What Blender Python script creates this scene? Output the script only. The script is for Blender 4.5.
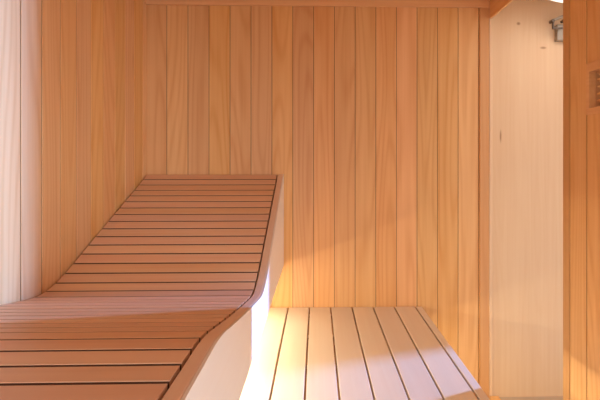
import bpy, bmesh, math, random
from mathutils import Vector
random.seed(7)
C = bpy.context.scene.collection
for o in list(bpy.data.objects): bpy.data.objects.remove(o)
S = bpy.context.scene

# ---------------- camera ----------------
EYE = 1.1614                      # eye height above the floor (m)
cam = bpy.data.cameras.new('camera'); co = bpy.data.objects.new('camera', cam); C.objects.link(co)
co.location = (0, 0, EYE); co.rotation_euler = (math.pi/2, 0, math.radians(-1.5))
cam.sensor_width = 36; cam.lens = 466/600*36
cam.shift_x = -0.0487; cam.shift_y = -0.06; cam.clip_start = 0.02
S.camera = co

# ---------------- world, exposure ----------------
S.view_settings.view_transform = 'Standard'; S.view_settings.look = 'None'
S.view_settings.gamma = 1; S.view_settings.exposure = 0.0
w = bpy.data.worlds.new('world'); S.world = w; w.use_nodes = True
w.node_tree.nodes['Background'].inputs[0].default_value = (1.0, 0.92, 0.84, 1)
w.node_tree.nodes['Background'].inputs[1].default_value = 1.42

def area(name, loc, target, sx, sy, power, color, spread=180):
    l = bpy.data.lights.new(name, 'AREA'); l.shape = 'RECTANGLE'; l.size = sx; l.size_y = sy
    l.energy = power; l.color = color; l.spread = math.radians(spread)
    o = bpy.data.objects.new(name, l); C.objects.link(o); o.location = loc
    d = Vector(target) - Vector(loc); o.rotation_euler = d.to_track_quat('-Z', 'Y').to_euler()
    return o
# daylight coming along the corridor and in through the doorway
area('window_daylight', (3.40, 2.650, EYE+0.10), (0, 1.65, EYE-0.2), 0.06, 1.3, 125, (0.17, 0.40, 1.0), 90)
# added low fill behind the camera, brightens the lounger's side panel
area('front_fill', (0.95, -1.3, 0.85), (-0.45, 0.85, 0.72), 0.7, 0.8, 5.5, (0.62, 0.80, 1.0), 50)
area('corridor_fill', (1.45, -0.6, 1.5), (1.3, 2.3, 1.0), 0.8, 1.6, 2.0, (1.0, 0.90, 0.80), 120)  # added fill without a fixture, evens out the corridor panel

# ---------------- materials ----------------
def wood(name, c1, c2, axis='Z', rough=0.5, ring=0.35, var=0.12, knots=(), bump=0.15):
    m = bpy.data.materials.new(name); m.use_nodes = True
    nt = m.node_tree; N = nt.nodes; L = nt.links; b = N['Principled BSDF']
    tc = N.new('ShaderNodeTexCoord'); at = N.new('ShaderNodeAttribute'); at.attribute_name = 'rnd'
    off = N.new('ShaderNodeVectorMath'); off.operation = 'SCALE'; off.inputs[0].default_value = (17.3, 23.1, 31.7)
    L.new(at.outputs['Fac'], off.inputs['Scale'])
    add = N.new('ShaderNodeVectorMath'); add.operation = 'ADD'
    L.new(tc.outputs['Object'], add.inputs[0]); L.new(off.outputs[0], add.inputs[1])
    def noise(across, along, detail, rough_=0.5):
        mp = N.new('ShaderNodeMapping'); s = [across]*3; s['XYZ'.index(axis)] = along
        mp.inputs['Scale'].default_value = s; L.new(add.outputs[0], mp.inputs['Vector'])
        n = N.new('ShaderNodeTexNoise'); n.inputs['Scale'].default_value = 1
        n.inputs['Detail'].default_value = detail; n.inputs['Roughness'].default_value = rough_
        L.new(mp.outputs[0], n.inputs['Vector']); return n.outputs['Fac']
    def math_(op, a, b_=None, c_=None):
        n = N.new('ShaderNodeMath'); n.operation = op
        for i, v in enumerate((a, b_, c_)):
            if v is None: continue
            if isinstance(v, (int, float)): n.inputs[i].default_value = v
            else: L.new(v, n.inputs[i])
        return n.outputs[0]
    streak = noise(70, 1.6, 3, 0.6)
    broad = noise(9, 0.5, 2)
    cont = noise(7, 0.55, 1, 0.4)
    rings = math_('POWER', math_('MULTIPLY_ADD', math_('SINE', math_('MULTIPLY', cont, 85)), 0.5, 0.5), 2.5)
    f = math_('MULTIPLY_ADD', math_('SUBTRACT', streak, 0.5), 0.9, 0.35)
    f = math_('MULTIPLY_ADD', math_('SUBTRACT', broad, 0.5), 0.9, f)
    f = math_('MULTIPLY_ADD', rings, ring, f)
    f = math_('MINIMUM', math_('MAXIMUM', f, 0.0), 1.0)
    mx = N.new('ShaderNodeMix'); mx.data_type = 'RGBA'
    mx.inputs[6].default_value = (*c1, 1); mx.inputs[7].default_value = (*c2, 1); L.new(f, mx.inputs[0])
    hs = N.new('ShaderNodeHueSaturation'); L.new(mx.outputs[2], hs.inputs['Color'])
    L.new(math_('MULTIPLY_ADD', at.outputs['Fac'], var, 1-var/2), hs.inputs['Value'])
    L.new(math_('MULTIPLY_ADD', math_('FRACT', math_('MULTIPLY', at.outputs['Fac'], 7.3)), 0.008, 0.497), hs.inputs['Hue'])
    L.new(math_('MULTIPLY_ADD', math_('FRACT', math_('MULTIPLY', at.outputs['Fac'], 3.7)), 0.10, 0.95), hs.inputs['Saturation'])
    col = hs.outputs['Color']
    for kx, kz, rx, rz in knots:
        sx = N.new('ShaderNodeSeparateXYZ'); L.new(tc.outputs['Object'], sx.inputs[0])
        dx = math_('DIVIDE', math_('SUBTRACT', sx.outputs['X'], kx), rx)
        dz = math_('DIVIDE', math_('SUBTRACT', sx.outputs['Z'], kz), rz)
        r = math_('SQRT', math_('ADD', math_('MULTIPLY', dx, dx), math_('MULTIPLY', dz, dz)))
        k = math_('MULTIPLY', math_('MAXIMUM', math_('SUBTRACT', 1.0, r), 0.0), 1.1)
        k = math_('MINIMUM', k, 0.75)
        m2 = N.new('ShaderNodeMix'); m2.data_type = 'RGBA'; L.new(k, m2.inputs[0]); L.new(col, m2.inputs[6])
        m2.inputs[7].default_value = (0.30, 0.12, 0.045, 1); col = m2.outputs[2]
    L.new(col, b.inputs['Base Color'])
    b.inputs['Roughness'].default_value = rough
    b.inputs['Specular IOR Level'].default_value = 0.4
    bp = N.new('ShaderNodeBump'); bp.inputs['Strength'].default_value = bump; bp.inputs['Distance'].default_value = 0.0008
    L.new(streak, bp.inputs['Height']); L.new(bp.outputs[0], b.inputs['Normal'])
    return m

def plain(name, c, rough=0.5, metal=0.0, emit=None, es=0, nscale=30, nv=0.06):
    m = bpy.data.materials.new(name); m.use_nodes = True
    nt = m.node_tree; N = nt.nodes; L = nt.links; b = N['Principled BSDF']
    n = N.new('ShaderNodeTexNoise'); n.inputs['Scale'].default_value = nscale
    hs = N.new('ShaderNodeHueSaturation'); hs.inputs['Color'].default_value = (*c, 1)
    mm = N.new('ShaderNodeMath'); mm.operation = 'MULTIPLY_ADD'; mm.inputs[1].default_value = nv; mm.inputs[2].default_value = 1-nv/2
    L.new(n.outputs['Fac'], mm.inputs[0]); L.new(mm.outputs[0], hs.inputs['Value']); L.new(hs.outputs[0], b.inputs['Base Color'])
    b.inputs['Roughness'].default_value = rough; b.inputs['Metallic'].default_value = metal
    if emit:
        b.inputs['Emission Color'].default_value = (*emit, 1); b.inputs['Emission Strength'].default_value = es
    return m

WC1 = (0.86, 0.51, 0.225); WC2 = (0.71, 0.335, 0.115)
M_wall = wood('alder_wall_boards', WC1, WC2, 'Z', 0.42, ring=0.36, var=0.15)
M_trimX = wood('alder_trim_across', WC1, WC2, 'X', 0.45, 0.15, 0.05)
M_trimY = wood('alder_trim_deep', WC1, WC2, 'Y', 0.45, 0.15, 0.05)
M_trimZ = wood('alder_trim_upright', (0.72, 0.39, 0.16), (0.60, 0.28, 0.10), 'Z', 0.45, 0.15, 0.05)
M_slatX = wood('thermo_slats', (0.86, 0.54, 0.33), (0.74, 0.375, 0.195), 'X', 0.42, 0.12, 0.16)
M_rim = wood('lounger_edge_wood', (0.84, 0.59, 0.42), (0.76, 0.49, 0.33), 'Y', 0.42, 0.05, 0.05)
M_panel = wood('aspen_side_panel', (0.88, 0.79, 0.68), (0.85, 0.72, 0.58), 'Y', 0.5, 0.05, 0.03)
M_bench = wood('aspen_bench_slats', (0.80, 0.64, 0.48), (0.75, 0.55, 0.38), 'Y', 0.42, 0.05, 0.08)
M_frame = wood('bench_frame_wood', (0.72, 0.45, 0.26), (0.6, 0.34, 0.17), 'X', 0.55, 0.1, 0.05)
M_pale = wood('pale_pine_panel', (0.80, 0.56, 0.35), (0.72, 0.45, 0.26), 'Z', 0.5, 0.12, 0.04,
              knots=((1.005, 1.862, 0.012, 0.010), (1.130, 1.742, 0.020, 0.008), (0.915, 1.30, 0.006, 0.04)))
M_ceil = wood('ceiling_boards', WC1, WC2, 'Y', 0.5, 0.15, 0.08)
M_gapshade = plain('gap_shade_brown', (0.08, 0.03, 0.014), 0.9)  # dark brown standing in for shade in the lounger's gaps
M_grooveshade = plain('groove_shade_brown', (0.11, 0.045, 0.018), 0.8)  # shade of the board grooves put in as a dark colour
M_floor = plain('sand_stone_floor', (0.55, 0.42, 0.30), 0.5, nscale=8, nv=0.15)
M_steel = plain('brushed_steel', (0.34, 0.28, 0.22), 0.45, 0.5)
M_dsteel = plain('dark_steel', (0.12, 0.09, 0.07), 0.4, 0.8)
M_white = plain('white_enamel', (0.8, 0.78, 0.74), 0.4)
M_alu = plain('led_channel', (0.6, 0.58, 0.55), 0.4, 0.6)
M_led = plain('led_diffuser', (0.9, 0.8, 0.6), 0.5, emit=(1.0, 0.70, 0.36), es=8)
M_lampglass = plain('lamp_glass', (0.9, 0.88, 0.84), 0.5, emit=(1.0, 0.88, 0.72), es=1.2)

# ---------------- mesh helpers ----------------
def new(): 
    bm = bmesh.new(); bm.faces.layers.float.new('rnd'); return bm
def hexa(bm, p, rnd=None):
    """p: 8 points, bottom loop 0-3 then top loop 4-7"""
    ly = bm.faces.layers.float['rnd']; r = random.random() if rnd is None else rnd
    v = [bm.verts.new(q) for q in p]; out = []
    for f in ((0,3,2,1),(4,5,6,7),(0,1,5,4),(1,2,6,5),(2,3,7,6),(3,0,4,7)):
        fc = bm.faces.new([v[i] for i in f]); fc[ly] = r; out.append(fc)
    return v, out
def box(bm, x0, x1, y0, y1, z0, z1, rnd=None, bev=0.0):
    p = [(x0,y0,z0),(x1,y0,z0),(x1,y1,z0),(x0,y1,z0),(x0,y0,z1),(x1,y0,z1),(x1,y1,z1),(x0,y1,z1)]
    v, fs = hexa(bm, p, rnd)
    if bev > 0:
        es = list({e for f in fs for e in f.edges})
        bmesh.ops.bevel(bm, geom=es, offset=bev, segments=2 if bev > .002 else 1, affect='EDGES', profile=.6)
def prism(bm, poly, x0, x1, rnd=None):
    """closed polygon of (y,z) extruded along x"""
    ly = bm.faces.layers.float['rnd']; r = random.random() if rnd is None else rnd
    a = [bm.verts.new((x0,y,z)) for y,z in poly]; b = [bm.verts.new((x1,y,z)) for y,z in poly]
    n = len(poly); fs = [bm.faces.new(a), bm.faces.new(b[::-1])]
    for i in range(n): fs.append(bm.faces.new((a[i], b[i], b[(i+1)%n], a[(i+1)%n])))
    for f in fs: f[ly] = r
    return fs
def cyl(bm, c, r, d, axis='Z', seg=24, r2=None):
    ly = bm.faces.layers.float['rnd']
    a, b = [], []
    for i in range(seg):
        t = 2*math.pi*i/seg; cs, sn = math.cos(t), math.sin(t)
        for lst, rr, h in ((a, r, 0), (b, r if r2 is None else r2, d)):
            if axis == 'Z': p = (c[0]+rr*cs, c[1]+rr*sn, c[2]+h)
            elif axis == 'X': p = (c[0]+h, c[1]+rr*cs, c[2]+rr*sn)
            else: p = (c[0]+rr*cs, c[1]+h, c[2]+rr*sn)
            lst.append(bm.verts.new(p))
    for i in range(seg): bm.faces.new((a[i], a[(i+1)%seg], b[(i+1)%seg], b[i]))
    bm.faces.new(a[::-1]); bm.faces.new(b)
def obj(name, bm, mat, parent=None):
    bmesh.ops.recalc_face_normals(bm, faces=bm.faces)
    me = bpy.data.meshes.new(name); bm.to_mesh(me); bm.free()
    o = bpy.data.objects.new(name, me); C.objects.link(o); me.materials.append(mat)
    if parent:
        o.parent = parent; o.matrix_parent_inverse = parent.matrix_world.inverted()
    return o
def struct(name, bm, mat):
    o = obj(name, bm, mat); o['kind'] = 'structure'
    if name in ('wall_back', 'wall_left', 'wall_right'): o.data.materials.append(M_grooveshade)
    return o
def thing(name, label, cat, loc, group=None):
    o = bpy.data.objects.new(name, None); C.objects.link(o); o.location = loc; o.empty_display_size = 0.1
    o['label'] = label; o['category'] = cat
    if group: o['group'] = group
    bpy.context.view_layer.update()
    return o

# ---------------- room shell ----------------
XL, XR, YB = -0.833, 0.854, 2.30          # inner faces of left, right and back wall
P = 0.1026                                # board pitch
ZC = EYE+0.83                             # ceiling
YF = -0.55                                # the cabin is open towards the front room
def board_wall(bm, a0, a1, seams, z0, z1, put, holes=(), w=.0011):
    """boards between the seams over a dark strip that paints in the groove shade; put(a,depth,z)->point; depth>0 goes into the wall"""
    ed = [a0]+[s for s in seams if a0+.004 < s < a1-.004]+[a1]
    ly = bm.faces.layers.float['rnd']; c = 0.0008; dp = 0.0022; T = 0.018
    for k in range(len(ed)-1):
        r = random.random(); s, e = ed[k], ed[k+1]
        segs = [(z0, z1)]
        for (h0, h1, hz0, hz1) in holes:
            if s < h1-.001 and e > h0+.001: segs = [(z0, hz0), (hz1, z1)]
        for q0, q1 in segs:
            lo, hi = (s+w if k else s), (e-w if k < len(ed)-2 else e)
            secs = [([(lo, T), (lo, c), (lo+c, 0), (hi-c, 0), (hi, c), (hi, T)], 0)]
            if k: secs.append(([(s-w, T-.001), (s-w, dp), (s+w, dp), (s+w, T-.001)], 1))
            for sec, mi in secs:
                A = [bm.verts.new(put(a, d, q0)) for a, d in sec]; B = [bm.verts.new(put(a, d, q1)) for a, d in sec]
                n = len(sec); fs = [bm.faces.new((A[i], A[(i+1)%n], B[(i+1)%n], B[i])) for i in range(n)]
                fs += [bm.faces.new(A[::-1]), bm.faces.new(B)]
                for f in fs: f[ly] = r; f.material_index = mi

X0B = -0.8375
LSEAM = sorted([1.333-.1035*k for k in range(0, 19)]+[1.333+.1021*k for k in range(1, 10)])
bm = new(); box(bm, XL-.05, XR, YB+.0181, YB+.03, 0, ZC); board_wall(bm, XL-.02, XR, [X0B+P*k for k in range(1, 17)], 0, ZC, lambda a, d, z: (a, YB+d, z))
struct('wall_back', bm, M_wall)
bm = new(); box(bm, XL-.05, XL-.0181, YF, YB+.018, 0, ZC); board_wall(bm, YF, YB, LSEAM, 0, ZC, lambda a, d, z: (XL-d, a, z), w=.0023)
struct('wall_left', bm, M_wall)
YJ = 1.593                                # near jamb of the doorway
VY0, VY1, VZ0, VZ1 = 1.130, 1.4528, EYE+0.155, EYE+0.316     # outside of the vent frame
bm = new()
seams = [1.554]+[1.554-0.0985*k for k in range(1, 30)]
board_wall(bm, YF, YJ, seams[::-1], 0, ZC, lambda a, d, z: (XR+d, a, z), holes=((VY0, VY1, VZ0, VZ1),), w=.0022)
struct('wall_right', bm, M_wall)
# backing of the right wall (outer skin seen from the corridor) with the vent duct left open
bm = new()
box(bm, XR+.018, XR+.045, YF, VY0+.012, 0, ZC); box(bm, XR+.018, XR+.045, VY1-.012, YJ, 0, ZC)
box(bm, XR+.018, XR+.045, VY0+.012, VY1-.012, 0, VZ0+.012); box(bm, XR+.018, XR+.045, VY0+.012, VY1-.012, VZ1-.012, ZC)
struct('wall_right_outer', bm, M_pale)
bm = new()
n = 17; wd = (XR-XL)/n
for k in range(n): box(bm, XL+wd*k+.001, XL+wd*(k+1)-.001, YF, YB, ZC, ZC+.018)
box(bm, XL-.05, XR+.045, YF, YB+.03, ZC+.0185, ZC+.035)
struct('ceiling', bm, M_ceil)
bm = new(); box(bm, XL-.02, 3.6, YF-2.4, 3.8, -.04, 0); struct('floor', bm, M_floor)
# crown trim on the back wall, corner post, header over the doorway
bm = new(); box(bm, XL, XR-.001, YB-.014, YB, EYE+.776, ZC, bev=.002); struct('trim_1', bm, M_trimX)
bm = new(); box(bm, XR-.047, XR, YB-.010, YB, 0, EYE+.7765, bev=.002); struct('trim_2', bm, M_trimZ)
bm = new(); box(bm, XR, XR+.012, YJ, YB-.012, EYE+.72, ZC, bev=.0015); struct('trim_3', bm, M_trimY)
bm = new(); box(bm, XR-.0015, XR+.045, YJ-.0375, YJ+.002, 0, ZC-.001, rnd=.4, bev=.0015); struct('trim_4', bm, M_trimZ)
bm = new(); box(bm, XR, XR+.016, YB-.012, YB, 0, EYE+.72, bev=.002); struct('trim_5', bm, M_pale)
bm = new(); box(bm, XR-.004, XR+.045, YJ, YB-.012, 0, .012, bev=.002); struct('trim_6', bm, M_trimY)

# corridor behind the doorway
bm = new(); box(bm, XR, 2.26, YB, YB+.03, 0, EYE+.86, rnd=.37); struct('wall_corridor', bm, M_pale)
bm = new(); box(bm, XR+.046, 3.6, -1.2, YB-.001, EYE+.815, EYE+.83, rnd=.5); struct('ceiling_corridor', bm, M_pale)

# ---------------- contour lounger ----------------
PROF = [(2.296,.050),(2.20,.093),(2.10,.134),(2.00,.175),(1.90,.216),(1.80,.257),(1.70,.299),(1.60,.341),(1.545,.362),
        (1.50,.3765),(1.46,.386),(1.42,.3905),(1.38,.390),(1.33,.3835),(1.25,.371),(1.15,.355),(1.05,.338),(0.95,.320),
        (0.88,.307),(0.83,.2975),(0.79,.2925),(0.75,.290),(0.65,.290),(0.5,.290),(0.3,.290),(0.1,.290),(-0.1,.290)]
def dense(pr, n=8):
    out = []
    for i in range(len(pr)-1):
        p0 = pr[max(i-1, 0)]; p1 = pr[i]; p2 = pr[i+1]; p3 = pr[min(i+2, len(pr)-1)]
        for j in range(n):
            t = j/n
            out.append(tuple(.5*((2*p1[k])+(-p0[k]+p2[k])*t+(2*p0[k]-5*p1[k]+4*p2[k]-p3[k])*t*t+(-p0[k]+3*p1[k]-3*p2[k]+p3[k])*t**3) for k in (0, 1)))
    out.append(pr[-1]); return [(y, EYE-h) for y, h in out]
D = dense(PROF)
cum = [0]
for i in range(1, len(D)): cum.append(cum[-1]+math.dist(D[i], D[i-1]))
def at(s):
    s = max(0, min(cum[-1]-1e-6, s))
    for i in range(1, len(cum)):
        if cum[i] >= s:
            t = (s-cum[i-1])/(cum[i]-cum[i-1]); a, b = D[i-1], D[i]
            p = (a[0]+(b[0]-a[0])*t, a[1]+(b[1]-a[1])*t); d = (b[0]-a[0], b[1]-a[1]); l = math.hypot(*d)
            n = (-d[1]/l, d[0]/l)
            if n[1] < 0: n = (-n[0], -n[1])
            return p, n
XS0, XS1, XRIM = XL+.006, -0.1975, -0.165
def slat(bm, s0, s1, T=.020):
    g = .0040; c = .0007
    (p, n), (q, m) = at(s0+g), at(s1-g); (p2, _), (q2, _) = at(s0+g+c), at(s1-g-c)
    mid, mn = at((s0+s1)/2)
    o = lambda pt, nn, d: (pt[0]-nn[0]*d, pt[1]-nn[1]*d)
    poly = [p2, mid, q2, o(q, m, c), o(q, m, T), o(p, n, T), o(p, n, c)]
    prism(bm, poly, XS0, XS1)
lou = thing('contour_lounger', 'wave-shaped slatted wooden lounger raised above the bench along the left wall', 'lounger', ((XL+XRIM)/2, 1.1, EYE-.5))
SB = .862                                # arc length where backrest ends
NB = 15; g0 = SB/NB
marks = [g0*k for k in range(NB+1)]
bm = new()
for k in range(NB): slat(bm, marks[k], marks[k+1])
obj('backrest', bm, M_slatX, lou)
PF = .0552; s = SB; sm = []
while s+PF < cum[-1]: sm.append(s); s += PF
bm = new()
for k in range(10): slat(bm, sm[k], sm[k+1])
obj('seat', bm, M_slatX, lou)
bm = new()
for k in range(10, len(sm)-1): slat(bm, sm[k], sm[k+1])
obj('leg_rest', bm, M_slatX, lou)
def ribbon(bm, x0, x1, top_off, thick, flat_bottom=None, s0=0.0, s1=None):
    s1 = cum[-1] if s1 is None else s1; n = 150; A = []
    ly = bm.faces.layers.float['rnd']
    for i in range(n+1):
        p, nn = at(s0+(s1-s0)*i/n)
        t = (p[0]-nn[0]*top_off, p[1]-nn[1]*top_off)
        b = (p[0]-nn[0]*(top_off+thick), p[1]-nn[1]*(top_off+thick)) if flat_bottom is None else (t[0], flat_bottom)
        A.append([bm.verts.new(v) for v in ((x0, *t), (x1, *t), (x1, *b), (x0, *b))])
    for i in range(n):
        for k in range(4):
            f = bm.faces.new((A[i][k], A[i][(k+1)%4], A[i+1][(k+1)%4], A[i+1][k])); f[ly] = .5
    bm.faces.new(A[0]); bm.faces.new(A[-1][::-1])
bm = new(); ribbon(bm, -.1925, -.1682, 0, .022); o = obj('edge_trim', bm, M_rim, lou)
bv = o.modifiers.new('bevel', 'BEVEL'); bv.width = .0025; bv.segments = 2; bv.limit_method = 'ANGLE'
bm = new(); ribbon(bm, -.1680, XRIM+.002, .0004, 0, flat_bottom=EYE-.497); o = obj('side_panel', bm, M_panel, lou); o['label'] = 'pale smooth side panel'
bm = new()                                # bearers under the slats, along both sides and in the middle
for x in (XL+.012, -.52, -.222):
    bm = new(); ribbon(bm, x, x+.028, .0305, .03, s0=.01); obj('bearer', bm, M_frame, lou)
bm = new(); ribbon(bm, XL+.001, -.1928, .0235, .006); obj('gap_shade_sheet', bm, M_gapshade, lou)  # added dark sheet, stops strip light from below showing in the gaps
bm = new()                                # added dark strips, painting the shade into the slat gaps
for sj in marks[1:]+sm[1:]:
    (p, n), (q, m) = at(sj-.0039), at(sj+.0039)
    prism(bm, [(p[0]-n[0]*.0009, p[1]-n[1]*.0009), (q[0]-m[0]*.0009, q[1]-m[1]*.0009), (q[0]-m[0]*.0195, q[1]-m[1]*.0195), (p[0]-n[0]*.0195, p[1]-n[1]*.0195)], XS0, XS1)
obj('gap_shade_strip', bm, M_gapshade, lou)
for y in (2.20, 1.55, 0.9, 0.25):
    z = EYE-.465; bm = new()
    box(bm, XL+.012, -.187, y, y+.04, z-.035, z)
    obj('cross_beam', bm, M_frame, lou)
for y in (2.205, 1.555, 0.905, .255):
    i = min(range(len(D)), key=lambda k: abs(D[k][0]-y-.015))
    for x in (XL+.012, -.222):
        bm = new(); box(bm, x, x+.028, y, y+.03, EYE-.465, D[i][1]-.048); obj('frame_post', bm, M_frame, lou)
bm = new(); box(bm, XL+.001, XL+.011, -.1, 2.28, EYE-.5, EYE-.43); obj('wall_rail', bm, M_frame, lou)

# ---------------- lower bench ----------------
ZB = EYE-.7055
ben = thing('sauna_bench', 'low pale bench of long deep slats along the back wall below the lounger', 'bench', (-.15, 1.6, 0))
YN = 0.86
edges = [-.769+.10457*k for k in range(13)]   # ... the last gap at .486
g = .0035
bm = new()
for k in range(12): box(bm, edges[k]+g, edges[k+1]-g, YN, YB-.004, ZB-.026, ZB, bev=.0015)
obj('seat', bm, M_bench, ben)
bm = new(); box(bm, edges[-1]+g, .5185, YN, YB-.004, ZB-.06, ZB, rnd=.6, bev=.0015); obj('edge_trim', bm, M_bench, ben)
bm = new(); box(bm, edges[0]-.03, edges[0]-g, YN, YB-.004, ZB-.06, ZB, rnd=.3, bev=.0015); obj('edge_trim', bm, M_bench, ben)
bm = new()
for y in (2.24, 1.965, 1.665, 1.365, 1.065, .875):
    box(bm, edges[0]+.001, .4885, y, y+.03, ZB-.06, ZB-.026)
obj('cross_rail', bm, M_frame, ben)
for x in (edges[0]+.004, .440):
    for y in (.91, 2.19):
        bm = new(); box(bm, x, x+.045, y, y+.045, 0, ZB-.0605, bev=.002); obj('leg', bm, M_trimZ, ben)

# ---------------- hidden warm light strip under the lounger ----------------
led = thing('light_strip', 'warm light strip tucked under the lounger, glowing onto the bench', 'lamp', (-.30, 1.3, EYE-.505))
bm = new(); box(bm, -.33, -.30, .55, 2.19, EYE-.545, EYE-.5005); obj('channel', bm, M_alu, led)
bm = new(); box(bm, -.326, -.304, .56, 2.18, EYE-.5495, EYE-.5455, bev=.001); o = obj('diffuser', bm, M_led, led); o['label'] = 'glowing diffuser'
l = area('strip_glow', (-.315, 1.38, EYE-.552), (-.28, 1.38, EYE-.7), 1.6, .02, 11, (1.0, .89, .66))
l.rotation_euler = (0, math.radians(-28), math.radians(90)); l.data.size = .034; l.data.size_y = 1.6
l.rotation_euler = (0, math.radians(-42), 0)
l.parent = led; l.matrix_parent_inverse = led.matrix_world.inverted()

low = thing('light_strip', 'warm light strip under the right edge of the bench, shining low along the walls', 'lamp', (.43, 1.55, ZB-.0605))
bm = new(); box(bm, .405, .435, .97, 2.18, ZB-.085, ZB-.0605); obj('channel', bm, M_alu, low)
bm = new(); box(bm, .409, .431, .98, 2.17, ZB-.0895, ZB-.0855, bev=.001); o = obj('diffuser', bm, M_led, low); o['label'] = 'glowing diffuser'
l = area('strip_glow', (.425, 1.58, ZB-.092), (.425, 1.58, 0), .02, 1.2, 4.2, (1.0, .86, .56))
l.rotation_euler = (0, math.radians(-40), 0)
l.parent = low; l.matrix_parent_inverse = low.matrix_world.inverted()

# ---------------- air vent in the right wall ----------------
ven = thing('air_vent', 'wooden louvred air vent set in the boards of the right wall', 'vent', (XR, (VY0+VY1)/2, VZ0))
oy0, oy1, oz0, oz1 = VY0+.0162, VY1-.0162, EYE+.175, EYE+.288
bm = new()
x0, x1 = XR-.003, XR+.018
box(bm, x0, x1, VY0, VY1, VZ0, oz0, rnd=.3, bev=.001); box(bm, x0, x1, VY0, VY1, oz1, VZ1, rnd=.3, bev=.001)
box(bm, x0, x1, VY0, oy0, oz0, oz1, rnd=.3); box(bm, x0, x1, oy1, VY1, oz0, oz1, rnd=.3)
obj('frame', bm, M_trimY, ven)
bm = new()
X2 = XR+.060
box(bm, XR+.0185, X2, oy0-.004, oy0, oz0-.004, oz1+.004); box(bm, XR+.0185, X2, oy1, oy1+.003, oz0-.004, oz1+.004)
box(bm, XR+.0185, X2, oy0, oy1, oz0-.004, oz0); box(bm, XR+.0185, X2, oy0, oy1, oz1, oz1+.004); box(bm, X2, X2+.004, oy0-.004, oy1+.003, oz0-.004, oz1+.004)
obj('duct', bm, M_trimZ, ven)
for k in range(5):
    z = oz0+.012+k*.0222; bm = new()
    prism(bm, [(0, 0), (.024, .014), (.024, .019), (0, .005)], oy0+.001, oy1-.001)
    for v in bm.verts: a = v.co.copy(); v.co = (XR+.022+.024-a.y, a.x, z+a.z-.006)
    obj('louvre', bm, M_trimY, ven)

# ---------------- corridor fittings ----------------
clo = thing('door_closer', 'grey metal door bracket with a jointed arm high beside the doorway', 'bracket', (1.17, YB-.03, EYE+.66))
bm = new(); box(bm, 1.186, 1.262, YB-.030, YB, EYE+.610, EYE+.690, bev=.004); obj('body', bm, M_steel, clo)
bm = new()
hexa(bm, [(1.143, YB-.060, EYE+.692), (1.250, YB-.060, EYE+.735), (1.250, YB-.040, EYE+.735), (1.143, YB-.040, EYE+.692),
          (1.139, YB-.060, EYE+.702), (1.246, YB-.060, EYE+.747), (1.246, YB-.040, EYE+.747), (1.139, YB-.040, EYE+.702)])
obj('arm', bm, M_steel, clo)
for px, pz in ((1.148, .697), (1.205, .700)):
    bm = new(); cyl(bm, (px, YB-.066, EYE+pz), .008, .03, 'Y', 16); obj('pivot', bm, M_dsteel, clo)
bm = new(); box(bm, 1.150, 1.156, YB-.058, YB-.046, EYE+.665, EYE+.692); box(bm, 1.150, 1.200, YB-.058, YB-.046, EYE+.660, EYE+.667); obj('link', bm, M_dsteel, clo)
lam = thing('ceiling_lamp', 'round white lamp on the corridor ceiling seen through the doorway', 'lamp', (1.19, 1.88, EYE+.815))
bm = new(); cyl(bm, (1.19, 1.88, EYE+.750), .262, .065, 'Z', 64); obj('rim', bm, M_white, lam)
bm = new(); cyl(bm, (1.19, 1.88, EYE+.738), .235, .012, 'Z', 64, r2=.25); obj('glass', bm, M_lampglass, lam)
l = area('lamp_glow', (1.19, 1.88, EYE+.73), (1.19, 1.88, 0), .4, .4, 1.0, (1.0, .84, .66))
l.parent = lam; l.matrix_parent_inverse = lam.matrix_world.inverted()
